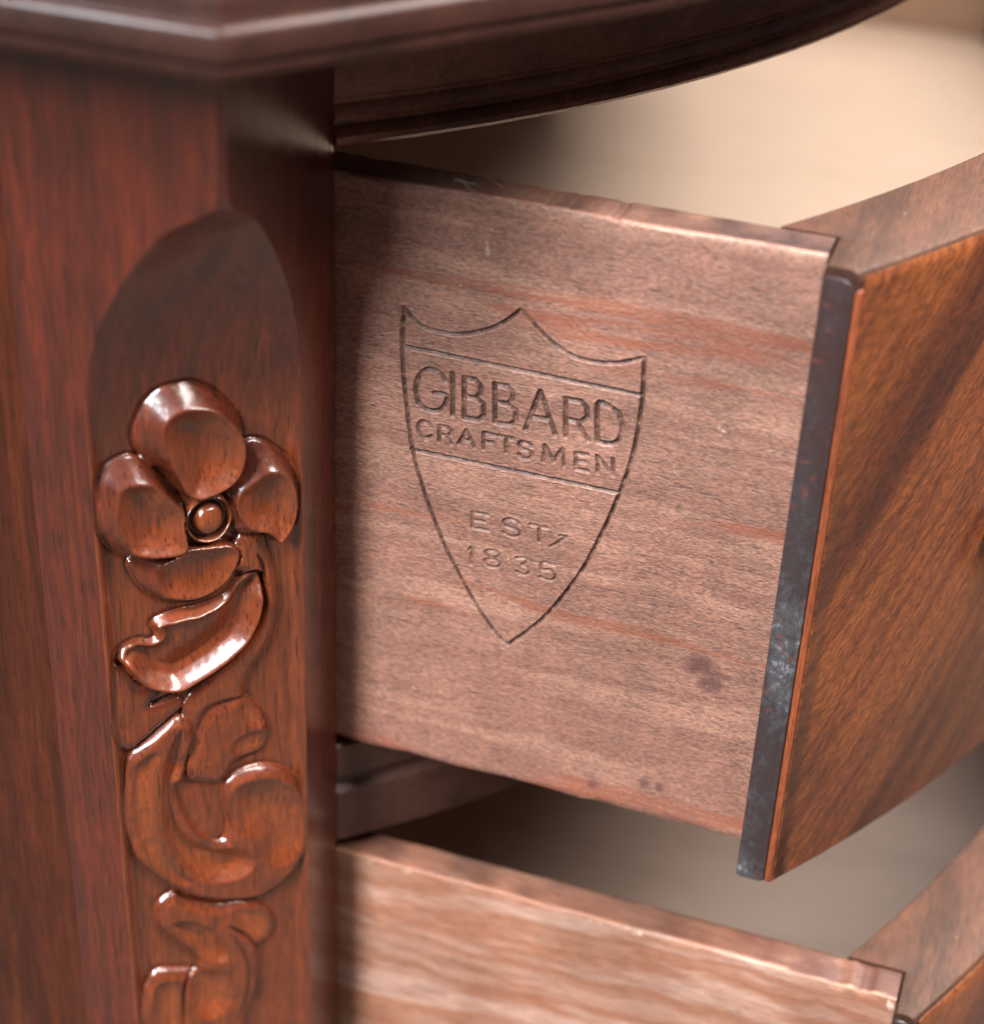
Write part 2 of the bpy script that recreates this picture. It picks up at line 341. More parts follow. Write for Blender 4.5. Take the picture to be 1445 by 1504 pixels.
M['edge_line'] = wood('orange_veneer_edge_wood', 'z', [lin(98, 46, 24), lin(134, 66, 36), lin(112, 52, 28)], band=(40, 400), fibre=(300, 3000),
                      fib=0.4, pore=0.5, rough=0.4, coat=0.3)

def veneer():
    s = NT('figured_walnut_veneer')
    rot = (math.radians(32), 0, 0)          # figure runs on the diagonal of the drawer front
    v1 = s.coords((12, 110, 10), rot, 0.006, 18)
    n1 = s.noise(v1, 5, 0.55, 1.0, 0.3)
    col = s.ramp(n1, [(0.30, lin(76, 36, 22)), (0.41, lin(104, 55, 28)), (0.50, lin(132, 78, 36)), (0.57, lin(102, 54, 28)), (0.63, lin(128, 74, 35)), (0.74, lin(92, 46, 28))])
    v2 = s.coords((420, 1900, 520), (math.radians(42), 0, 0), 0.0030, 260)
    n2 = s.noise(v2, 3, 0.6)
    col = s.mix('MULTIPLY', 1.0, col, s.ramp(n2, [(0.36, GREY(0.55)), (0.49, GREY(0.92)), (0.64, GREY(1.35))]))
    v3 = s.coords((22,) * 3)
    col = s.mix('MULTIPLY', 1.0, col, s.ramp(s.noise(v3, 2, 0.5), [(0.35, GREY(0.62)), (0.62, GREY(1.1))]))
    col = s.mix('MULTIPLY', 1.0, col, (0.60, 0.49, 0.50, 1)); s.set('Base Color', col); s.set('Roughness', 0.4); s.set('Coat Weight', 0.35); s.set('Coat Roughness', 0.2)
    bp = s.new('ShaderNodeBump'); bp.inputs['Distance'].default_value = 0.00005
    s.lk(n2, bp.inputs['Height']); s.lk(bp.outputs[0], s.b.inputs['Normal'])
    return s.m
M['veneer'] = veneer()

def scuffed():
    s = NT('scuffed_black_edge_paint')
    n1 = s.noise(s.coords((260, 260, 170)), 5, 0.72)
    n2 = s.noise(s.coords((900, 900, 700), warp=0.002, wscale=200), 4, 0.7)
    n3 = s.noise(s.coords((60, 60, 26)), 2, 0.5)
    w = s.math('ADD', s.math('MULTIPLY', n1, 0.6), s.math('ADD', s.math('MULTIPLY', n2, 0.45), s.math('MULTIPLY', n3, 0.58)))
    tcz = s.new('ShaderNodeTexCoord'); sx = s.new('ShaderNodeSeparateXYZ'); s.lk(tcz.outputs['Object'], sx.inputs[0])
    w = s.math('SUBTRACT', w, s.math('MULTIPLY', s.math('MULTIPLY', s.math('SUBTRACT', sx.outputs[2], 0.055), 18.0, clamp=True), 0.22))   # the lower half is scuffed most
    col = s.ramp(w, [(0.58, lin(48, 32, 30)), (0.76, lin(44, 36, 38)), (0.92, lin(62, 60, 62)), (1.12, lin(104, 105, 108))])
    red = s.ramp(s.noise(s.coords((300, 300, 420)), 3, 0.6), [(0.60, GREY(0)), (0.72, GREY(0.6))])
    col = s.mix('MIX', red, col, lin(88, 46, 36))
    s.set('Base Color', col); s.set('Roughness', s.ramp(w, [(0.5, GREY(0.32)), (0.95, GREY(0.6))]))
    s.set('Coat Weight', 0.3); s.set('Coat Roughness', 0.3)
    bp = s.new('ShaderNodeBump'); bp.inputs['Distance'].default_value = 0.00012
    s.lk(s.math('ADD', n1, n2), bp.inputs['Height']); s.lk(bp.outputs[0], s.b.inputs['Normal'])
    return s.m
M['scuff'] = scuffed()

def metal():
    s = NT('blackened_brass')
    n = s.noise(s.coords((400,) * 3), 4, 0.6)
    s.set('Base Color', s.ramp(n, [(0.35, lin(20, 16, 14)), (0.7, lin(46, 38, 30))])); s.set('Metallic', 0.6); s.set('Roughness', 0.42)
    return s.m
M['brass'] = metal()
def plain(name, a, b, sc, rough):
    s = NT(name)
    s.set('Base Color', s.ramp(s.noise(s.coords((sc,) * 3), 6, 0.65), [(0.35, a), (0.65, b)])); s.set('Roughness', rough)
    return s.m
M['carpet'] = plain('beige_carpet', lin(66, 52, 44), lin(88, 72, 62), 120, 0.95)
M['lint'] = plain('white_lint', lin(210, 206, 200), lin(235, 232, 226), 400, 0.9)

# ---------------------------------------------------------------- setting
FLOOR = -0.56
tag(link_mesh('floor', [(-4, -4, FLOOR), (4, -4, FLOOR), (4, 4, FLOOR), (-4, 4, FLOOR)], [(0, 1, 2, 3)], M['carpet'], smooth=False), kind='structure')

YB = 0.23                                   # where each end's bow turns parallel to the back
WID = 0.54
YC = WID / 2
def fold(y):
    """distance from the turning point of the bow at either end; zero along the straight middle"""
    y = np.asarray(y, float)
    return np.where(y < YB, y - YB, np.where(y > WID - YB, y - (WID - YB), 0.0))
def arc(R, xc, y): return xc + np.sqrt(np.maximum(R * R - fold(y) ** 2, 1e-9))

def box(x0, x1, y0, y1, z0, z1, r=0.0006):
    """a board with eased edges, as one closed mesh (returns V, F)"""
    import bmesh
    bm = bmesh.new()
    bmesh.ops.create_cube(bm, size=1)
    for v in bm.verts:
        v.co = Vector(((x0 + x1) / 2 + v.co.x * (x1 - x0), (y0 + y1) / 2 + v.co.y * (y1 - y0), (z0 + z1) / 2 + v.co.z * (z1 - z0)))
    if r: bmesh.ops.bevel(bm, geom=list(bm.edges), offset=r, segments=2, profile=0.6, affect='EDGES')
    bm.verts.index_update()
    V = [tuple(v.co) for v in bm.verts]; F = [[v.index for v in f.verts] for f in bm.faces]
    bm.free()
    return V, F
def board(name, b, mat, parent, r=0.0006, **kw):
    V, F = box(*b, r=r)
    return link_mesh(name, V, F, mat, parent, sharp=40, **kw)

def sweep(name, path, prof, mat, parent, closed_prof=True, caps=True, sharp=35):
    """path: list of (x, y, nx, ny) plan stations with outward normals; prof: list of (offset outward, z)"""
    V = []; F = []
    n = len(prof)
    for (x, y, nx, ny) in path:
        for (o, z) in prof: V.append((x + nx * o, y + ny * o, z))
    m = len(path)
    for i in range(m - 1):
        for j in range(n if closed_prof else n - 1):
            k = (j + 1) % n
            F.append((i * n + j, (i + 1) * n + j, (i + 1) * n + k, i * n + k))
    if caps:
        F.append(tuple(range(n))); F.append(tuple(reversed(range((m - 1) * n, m * n))))
    return link_mesh(name, V, F, mat, parent, sharp=sharp)

# ---------------------------------------------------------------- cabinet
cab = empty('nightstand_cabinet', (-0.19, YC, FLOOR))
tag(cab, 'dark red-brown bow-front wooden nightstand with a floral carving down its canted corner', 'nightstand')

POST_T = 0.031
# --- corner post with carved chamfer: one fine height-field, cut into the pieces of the carving
def catmull(P, closed=True, k=5):
    P = np.asarray(P, float); n = len(P); out = []
    rng = range(n) if closed else range(n - 1)
    for i in rng:
        if closed: a, b, c, d = P[(i - 1) % n], P[i], P[(i + 1) % n], P[(i + 2) % n]
        else: a, b, c, d = P[max(i - 1, 0)], P[i], P[i + 1], P[min(i + 2, n - 1)]
        for t in np.arange(k) / k:
            out.append(0.5 * ((2 * b) + (-a + c) * t + (2 * a - 5 * b + 4 * c - d) * t * t + (-a + 3 * b - 3 * c + d) * t ** 3))
    if not closed: out.append(P[-1])
    return np.array(out)

def seg_dist(X, Y, P, closed):
    D = np.full(X.shape, 1e9); T = np.zeros(X.shape)
    n = len(P); L = n if closed else n - 1
    for i in range(L):
        a = P[i]; b = P[(i + 1) % n]; d = b - a; q = d @ d + 1e-12
        t = np.clip(((X - a[0]) * d[0] + (Y - a[1]) * d[1]) / q, 0, 1)
        e = np.hypot(X - a[0] - t * d[0], Y - a[1] - t * d[1])
        m = e < D; D[m] = e[m]; T[m] = (i + t[m]) / L
    return D, T
def inside(X, Y, P):
    r = np.zeros(X.shape, bool); n = len(P)
    for i in range(n):
        x1, y1 = P[i]; x2, y2 = P[(i + 1) % n]
        if y1 == y2: continue
        c = ((y1 > Y) != (y2 > Y)) & (X < (x2 - x1) * (Y - y1) / (y2 - y1) + x1)
        r ^= c
    return r
def sub(U, Z, P, pad):
    """index window of the grid around a trace"""
    u0, z0 = P.min(0) - pad; u1, z1 = P.max(0) + pad
    ci = np.where((U[0] >= u0) & (U[0] <= u1))[0]; ri = np.where((Z[:, 0] >= z0) & (Z[:, 0] <= z1))[0]
    if len(ci) == 0 or len(ri) == 0: return None
    return slice(ri[0], ri[-1] + 1), slice(ci[0], ci[-1] + 1)

def blur(H, k=1):
    for _ in range(k):
        A = H.copy(); A[1:-1] = (H[:-2] + 2 * H[1:-1] + H[2:]) / 4
        B = A.copy(); B[:, 1:-1] = (A[:, :-2] + 2 * A[:, 1:-1] + A[:, 2:]) / 4
        H = B
    return H

zf = np.concatenate([np.linspace(0.0351, 0.0125, 22), np.arange(0.0122, -0.188, -0.000185), np.linspace(-0.189, -0.25, 12), [-0.30, -0.42, FLOOR]])
WD = 0.026                                     # full chamfer leg
ss = np.array([[0.012, 0.0009], [0.0088, 0.0016], [0.0070, 0.0065], [0.0040, 0.0108], [-0.003, 0.0163], [-0.008, 0.0194], [-0.0136, 0.0224], [-0.021, 0.0248], [-0.029, 0.0259], [-0.04, 0.026]])
s_of_z = np.interp(-zf, -ss[:, 0], ss[:, 1])
s_sm = s_of_z.copy()
for _ in range(160): s_sm[1:-1] = (s_sm[:-2] + 2 * s_sm[1:-1] + s_sm[2:]) / 4
s_of_z = np.maximum(s_sm, 0.0009)
NU = 205
a = np.linspace(0, 1, NU)
Z = np.repeat((zf * 1000)[:, None], NU, 1)                         # mm
S = s_of_z[:, None] * 1000
U = (WD * 1000) / 2 ** .5 + (a[None, :] - 0.5) * S * 2 ** .5       # mm along the chamfer, 0 = its left arris
Ufull = np.linspace(0, WD * 1000 * 2 ** .5, NU)[None, :].repeat(len(zf), 0)
edge = np.minimum(U - (WD * 500 * 2 ** .5 - S / 2 ** .5), (WD * 500 * 2 ** .5 + S / 2 ** .5) - U)
sm = lambda t: np.clip(t, 0, 1) ** 2 * (3 - 2 * np.clip(t, 0, 1))
amt = sm((-24 - Z) / 26)
H = -1.5 * amt * sm(edge / 2.4)
# scooped stop above the flower: a shallow hollow with two broad gouge strokes
sc_ = sm((9 - Z) / 16) * sm((Z + 62) / 34)
H += -1.5 * sc_ * np.sin(np.pi * np.clip(edge / (S * 2 ** .5), 0, .5)) ** 1.3
uu = U - 0.28 * (Z + 20) - 18.4
H += 0.55 * sc_ * np.exp(-((uu + 0.5) / 2.2) ** 2) * sm(edge / 6)
lab = np.zeros(H.shape, np.int16)
tint = 0.42 * amt * sm(edge / 2) + 0.5 * np.exp(-(edge / 0.7) ** 2) * amt; groove_dark = np.zeros(H.shape)
names = ['corner_post']
gnd = H.copy()

def blob(key, name, top, base=-1.5, w=1.4, dome=0.0, domew=5.0, tn=0.5, zs=None, slope=(0, 0)):
    P = catmull(CARVE[key]); win = sub(U, Z, P, 1.5)
    x, y = U[win], Z[win]
    D, _ = seg_dist(x, y, P, True); I = inside(x, y, P)
    t = np.clip(D / w, 0, 1)
    c = P.mean(0)
    v = base + (top - base) * (0.3 * np.sqrt(1 - (1 - t) ** 2) + 0.7 * t) + dome * (1 - np.exp(-D / domew)) + slope[0] * (x - c[0]) + slope[1] * (y - c[1])
    h = H[win]; h[I] = v[I]
    out = ~I & (lab[win] == 0)
    h[out] -= 0.28 * np.exp(-(D[out] / 0.9) ** 2)
    names.append(name); lab[win][I] = len(names) - 1
    tt = tint[win]; tt[I] = tn * (0.55 + 0.45 * t[I])
def petal(key, dkey, top, depth, w=5.0, hard=1.5, base=-1.5, tn=0.5, wall=0.85, dished=None):
    """a petal or leaf cut the carver's way: a bevelled wall rising to a crisp arris, hollowed inside it"""
    P = catmull(CARVE[key]); Q = catmull(CARVE[dkey]); win = sub(U, Z, P, 1.5)
    x, y = U[win], Z[win]
    D, _ = seg_dist(x, y, P, True); I = inside(x, y, P)
    E, _ = seg_dist(x, y, Q, True); J = inside(x, y, Q)
    t = D / (D + E + 1e-6); t[J] = 1
    t = np.maximum(t, np.clip((D - 3.4) / 1.2, 0, 1))
    v = base + (top - base) * t ** wall
    dm = E[J & I].max(); q = np.clip(E / min(w, dm), 0, 1)
    v[J] -= (depth * (1 - (1 - q) ** hard))[J]
    H[win][I] = v[I]
    out = ~I & (lab[win] == 0)
    H[win][out] -= 0.5 * np.exp(-(D[out] / 0.6) ** 2)
    names.append('petal' if key.startswith('petal') else 'leaf'); lab[win][I] = len(names) - 1
    tt = tint[win]; tt[I] = (tn * np.where(J, 1.0, 0.35))[I]
def dish(key, depth, w=3.0, hard=1.6, tn=0.35):
    P = catmull(CARVE[key]); win = sub(U, Z, P, 0.2)
    x, y = U[win], Z[win]
    D, _ = seg_dist(x, y, P, True); I = inside(x, y, P)
    dm = D[I].max(); t = np.clip(D / min(dm, w), 0, 1)
    v = depth * (1 - (1 - t) ** hard)
    H[win][I] -= v[I]; tint[win][I] += tn * t[I]
def cut(key, depth, w, st=0.5):
    P = catmull(CARVE[key], False); win = sub(U, Z, P, 2)
    D, T = seg_dist(U[win], Z[win], P, False)
    taper = np.sin(np.pi * np.clip(T * 0.94 + 0.03, 0, 1)) ** 0.5
    g = np.exp(-(D / (w * taper + 0.05)) ** 2)
    H[win] -= depth * taper * g; groove_dark[win] = np.maximum(groove_dark[win], st * g)  # darker colour along each cut groove

blob('lobe_left', 'leaf', -0.6, base=-1.3, w=1.8, dome=0.2, tn=0.3)
blob('stem', 'stem', -0.2, base=-1.3, w=2.0, dome=0.2, tn=0.5)
blob('scroll', 'scroll', 0.25, base=-1.3, w=1.7, dome=0.1, tn=0.4)
dish('scroll_d2', 1.1, 2.2, 1.4); dish('scroll_d1', 2.3, 3.2, 1.35); dish('scroll_d3', 2.2, 6.5, 1.5)
blob('leaf_upper', 'leaf', -0.15, base=-1.2, w=1.8, dome=0.2, tn=0.4)
dish('leaf_upper_d', 0.9, 1.8, 1.3); dish('leaf_upper_d2', 0.6, 1.6, 1.3)
cut('leaf_upper_g', 1.4, 0.40)
blob('lower', 'scroll', 0.1, base=-1.3, w=1.9, dome=0.2, tn=0.45)
dish('lower_d1', 1.5, 2.2, 1.4); dish('lower_d2', 0.9, 2.0, 1.4); dish('lower_d3', 1.8, 3.2, 1.4); dish('lower_d4', 1.3, 2.2, 1.4)
cut('lower_g1', 1.1, 0.40); cut('lower_g2', 1.4, 0.45); cut('lower_g3', 0.8, 0.5)
# the big curled leaf: a long hollow sweeping up to its lower lip, a thin rolled rim along the top
P = catmull(CARVE['leaf_big']); lip = catmull(CARVE['leaf_big'][14:] + CARVE['leaf_big'][:1], False)
win = sub(U, Z, P, 1.5); x, y = U[win], Z[win]
D, _ = seg_dist(x, y, P, True); I = inside(x, y, P); E, _ = seg_dist(x, y, lip, False)
v = np.interp(E, [0, .5, 1.5, 3.2, 4.6, 6.2, 9, 12], [.8, 1.25, .1, -1.75, -2.35, -1.9, -1.0, -.4])
rim = np.clip(E / 3.0, 0, 1)
v += rim * 1.1 * np.exp(-((D - 1.0) / 0.75) ** 2)
t = np.clip(D / 0.8, 0, 1); v = -1.6 + (v + 1.6) * t ** .7
H[win][I] = v[I]
out = ~I & (lab[win] == 0)
H[win][out] -= 0.45 * np.exp(-(D[out] / 0.7) ** 2)
names.append('leaf'); lab[win][I] = len(names) - 1; tint[win][I] = 0.4
cut('leaf_g', 1.9, 0.40, 0.7); cut('lobe_g', 1.2, 0.34, 0.6)
petal('petal_bottom', 'petal_bottom_d', 0.2, 1.5, 4.0, 1.6, tn=0.45)
petal('petal_left', 'petal_left_d', 1.7, 2.4, 5.0, 1.7, tn=0.5, wall=1.0)
petal('petal_right', 'petal_right_d', 1.6, 2.3, 5.0, 1.7, tn=0.5, wall=1.0)
petal('petal_top', 'petal_top_d', 2.3, 2.9, 6.5, 1.7, tn=0.45, wall=1.0)
c0, c1_, c2_ = [np.array(q) for q in CARVE['centre']]
ru = abs(c1_[0] - c0[0]); rz = abs(c2_[1] - c0[1])
rr = np.hypot((U - c0[0]) / ru, (Z - c0[1]) / rz)
m = rr < 1.0
names.append('flower_centre'); lab[m] = len(names) - 1
prof = np.interp(rr, [0, .3, .5, .60, .68, .80, .88, .95, 1.0], [.75, .65, .30, -.35, -1.1, -1.0, .0, .15, -.6])
H[m] = prof[m] * 1.3 - 0.1; groove_dark[m] = np.maximum(groove_dark[m], 0.95 * np.exp(-((rr[m] - .73) / .13) ** 2)); tint[m] = 0.7  # darker colour in the ring around the dome
H = blur(H, 1)
# hand-carved irregularity
H += (0.10 * smooth_noise(U, Z, 2.6, 5) + 0.035 * smooth_noise(U, Z, 0.9, 6)) * np.where(lab > 0, 1.0, 0.5)
H *= np.clip(edge / 1.2, 0, 1)
conc = blur(H, 12) - H
groove_dark = np.clip(groove_dark, 0, 1)

nrm = np.array([1, -1, 0]) / 2 ** .5
Lp = np.stack([-s_of_z, 0 * zf, zf], 1); Rp = np.stack([0 * zf, s_of_z, zf], 1)
base = Lp[:, None, :] * (1 - a[None, :, None]) + Rp[:, None, :] * a[None, :, None]
P3 = base + H[:, :, None] * 0.001 * nrm
# the flat faces of the post, joined over a small eased arris
ea = 0.0007 + 0.0011 * np.exp(-((zf + 0.002) / 0.012) ** 2)
def col_pts(x, y): return np.stack([x + 0 * zf, y + 0 * zf, zf], 1)
wob = 0.00012 * smooth_noise(zf * 1000, 0 * zf, 5.0, 9)
left_cols = [col_pts(-0.0375, POST_T), col_pts(-0.0375, 0.0008), col_pts(-0.0373, 0.0002), col_pts(-0.0368, 0.0),
             col_pts(-s_of_z - ea + wob, 0.0), col_pts(-s_of_z - ea * .45 + wob, ea * .07)]
right_cols = [col_pts(-ea * .07, s_of_z + ea * .45 + wob), col_pts(0.0, s_of_z + ea + wob), col_pts(0.0, 0.0403), col_pts(-0.0002, 0.0409), col_pts(-0.0009, 0.0411), col_pts(-0.030, 0.0411)]
full = np.concatenate([np.stack(left_cols, 1), P3, np.stack(right_cols, 1)], 1)
nl = len(left_cols)
nr, nc = full.shape[:2]
pad = lambda A: np.concatenate([np.zeros((nr, nl)), A, np.zeros((nr, len(right_cols)))], 1)
labF = np.concatenate([np.zeros((nr, nl), int), lab, np.zeros((nr, len(right_cols)), int)], 1)
TI, ST = pad(tint), pad(groove_dark)
F = grid_faces(nr, nc, flip=True)
V = full.reshape(-1, 3)
fn = np.cross(V[F[:, 1]] - V[F[:, 0]], V[F[:, 3]] - V[F[:, 0]])
vn = np.zeros_like(V)
for k in range(4): np.add.at(vn, F[:, k], fn)
vn /= np.linalg.norm(vn, axis=1, keepdims=True) + 1e-20
def piece(name, fsel, parent):
    Fs = F[fsel]; used, inv = np.unique(Fs, return_inverse=True)
    return link_mesh(name, V[used], inv.reshape(Fs.shape), M['post'], parent,
                     attrs={'tint': TI.ravel()[used], 'stain': ST.ravel()[used]}, normals=vn[used])
fl = labF.ravel()[F[:, 0]]
post = piece('corner_post', fl == 0, cab)
post['label'] = 'reddish varnished corner post with a canted face carved with a flower above leafy scrolls'
lbls = {'petal_top': 0}
plabel = {}
order = ['leaf', 'stem', 'scroll', 'leaf', 'scroll', 'leaf', 'petal', 'petal', 'petal', 'petal', 'flower_centre']
for i in range(1, len(names)):
    if (fl == i).any():
        piece(names[i], fl == i, post)

# --- side panel, back, far side
board('side_panel', (-0.36, -0.0377, 0.0012, 0.016, FLOOR + 0.03, 0.0352), M['panel'], cab, r=0.0004)
board('side_panel', (-0.36, -0.004, WID - 0.016, WID, FLOOR + 0.03, 0.0352), M['panel'], cab, r=0.0004)
board('back_panel', (-0.372, -0.3605, 0.0, WID, FLOOR + 0.03, 0.0352), M['dark_inside'], cab)
board('corner_post', (-0.038, 0.0, WID - 0.0411, WID - 0.0165, FLOOR, 0.0352), M['post'], cab)
board('bottom_board', (-0.36, -0.03, 0.017, WID - 0.017, -0.50, -0.488), M['dark_inside'], cab)
board('leg', (-0.37, -0.335, 0.0165, 0.05, FLOOR, -0.42), M['post'], cab)
board('leg', (-0.37, -0.335, WID - 0.05, WID - 0.0165, FLOOR, -0.42), M['post'], cab)

def bow_path(R, xc, y0, y1, n=48):
    out = []
    for y in np.linspace(y0, y1, n):
        x = float(arc(R, xc, y)); out.append((x, y, (x - xc) / R, float(fold(y)) / R))
    return out
# apron rail below the top, with a bead along its foot
RR, RX = 0.25, -0.1642
rail_prof = [(-0.016, 0.0352), (-0.0004, 0.0352), (0.0, 0.0346), (0.0, 0.0125), (-0.0007, 0.0118), (-0.0007, 0.0112), (0.0, 0.0105), (0.0004, 0.0092),
             (-0.0002, 0.0082), (-0.0009, 0.0079), (-0.0009, 0.0074), (0.0003, 0.0070), (0.0011, 0.0060), (0.0011, 0.0050), (0.0004, 0.0042), (-0.0004, 0.0040), (-0.016, 0.0040)]
sweep('apron_rail', bow_path(RR, RX, 0.0413, WID - 0.0413), rail_prof, M['rail'], cab)
# rails between and below the drawers
for zt in (-0.1225, -0.273):
    zb = zt - 0.0255
    div = [(-0.03, zt), (-0.0006, zt), (0.0, zt - 0.0006), (0.0, zt - 0.008), (-0.0015, zt - 0.0095), (-0.0015, zt - 0.011), (0.0, zt - 0.0125),
           (0.0, zb + 0.0006), (-0.0006, zb), (-0.03, zb)]
    sweep('divider_rail', bow_path(RR, RX, 0.0413, WID - 0.0413), div, M['divider'], cab)
    board('drawer_runner', (-0.355, -0.034, 0.0165, 0.052, zt - 0.022, zt - 0.004), M['dark_inside'], cab)
    board('drawer_runner', (-0.355, -0.034, WID - 0.052, WID - 0.0165, zt - 0.022, zt - 0.004), M['dark_inside'], cab)
sweep('lower_front', bow_path(RR, RX, 0.0413, WID - 0.0413), [(-0.016, -0.299), (0, -0.299), (0, -0.486), (-0.016, -0.486)], M['panel'], cab)

# --- moulded top
OV = 0.015
def top_outline(n=60):
    pts = []
    y0, y1 = -OV, WID + OV
    def topx(y):
        d = min(y, WID - y)
        return 0.0074 + 0.867 * (d + 0.015) if d < 0.0355 else float(arc(0.33, -0.2154, d if d < YB else YB))
    pts.append((-0.375, y0)); pts.append((-0.2, y0)); pts.append((-0.06, y0))
    c_ = 0.0008
    pts.append((topx(y0) - c_, y0)); ys_ = list(np.linspace(y0, y1, n)); ys_[0] = y0 + c_ * .8; ys_[-1] = y1 - c_ * .8
    for y in ys_: pts.append((topx(y), y))
    pts.append((topx(y0) - c_, y1))
    pts += [(-0.06, y1), (-0.2, y1), (-0.375, y1)]
    return np.array(pts)
def mould_top():
    O = top_outline(); n = len(O)
    # outward offset directions, mitred at the two front corners
    def off(d):
        Q = []
        for i in range(n):
            p_ = O[max(i - 1, 0)]; q_ = O[min(i + 1, n - 1)]; c = O[i]
            e1 = c - p_; e2 = q_ - c
            if np.linalg.norm(e1) < 1e-9: e1 = e2
            if np.linalg.norm(e2) < 1e-9: e2 = e1
            n1 = np.array([e1[1], -e1[0]]) / np.linalg.norm(e1); n2 = np.array([e2[1], -e2[0]]) / np.linalg.norm(e2)
            b = n1 + n2; b /= (b @ n1); Q.append(c + b * d)
        return np.array(Q)
    prof = [(-0.030, 0.0351), (-0.0012, 0.0351), (-0.0002, 0.0355), (0.0, 0.0361), (-0.0001, 0.0371), (-0.0007, 0.0373), (-0.0007, 0.0377), (0.0, 0.0380),
            (0.0, 0.0414), (-0.0004, 0.0421), (-0.0010, 0.0424), (-0.0015, 0.0425), (-0.0017, 0.0429), (-0.0018, 0.0447), (-0.0024, 0.0472), (-0.0038, 0.0490), (-0.0056, 0.0498),
            (-0.0080, 0.0501), (-0.03, 0.0501)]
    rings = [np.column_stack([off(d), np.full(n, z)]) for d, z in prof]
    V = np.concatenate(rings); F = []
    for r in range(len(prof) - 1):
        for i in range(n - 1): F.append((r * n + i, r * n + i + 1, (r + 1) * n + i + 1, (r + 1) * n + i))
    m = len(prof)
    F.append(tuple(range((m - 1) * n, m * n))); F.append(tuple(reversed(range(n))))
    F.append(tuple([r * n for r in range(m)])); F.append(tuple([r * n + n - 1 for r in reversed(range(m))]))
    return link_mesh('top_board', V, F, M['top'], cab, sharp=40)
mould_top()

# ---------------------------------------------------------------- drawers
def stamp_height(X, Zm):
    Hs = np.zeros(X.shape); D_all = np.zeros(X.shape)
    rs = np.random.RandomState(3)
    wear = 0.62 + 0.38 * smooth_noise(X, Zm, 1.1, 21) + 0.15 * smooth_noise(X, Zm, 0.45, 22)
    for kind, P in STAMP:
        P = np.array(P, float)
        if kind == 'line' and len(P) > 2: P = catmull(P, False, 5)
        elif len(P) > 7: P = catmull(P, False, 4)
        w, d = {'line': (0.35, 0.52), 'big': (0.44, 0.50), 'small': (0.36, 0.42), 'faint': (0.31, 0.34)}[kind]
        win = sub(X, Zm, P, 1.6)
        if win is None: continue
        D, T = seg_dist(X[win] + 0.04 * smooth_noise(X[win], Zm[win], 0.8, 31), Zm[win] + 0.04 * smooth_noise(X[win], Zm[win], 0.8, 32), P, False)
        g = np.exp(-(D / w) ** 4)
        h = -d * g * np.clip(wear[win] + (0.45 if kind == 'line' else 0.35), 0.25, 1.15) + 0.03 * np.exp(-((D - w - 0.18) / 0.15) ** 2)
        Hs[win] = np.where(h < 0, np.minimum(Hs[win], h), Hs[win] + h * (Hs[win] > -0.02))
        D_all[win] = np.maximum(D_all[win], g * {'line': 1, 'big': .95, 'small': .75, 'faint': .45}[kind] * np.clip(wear[win] + .2, 0, 1))
    return Hs, D_all

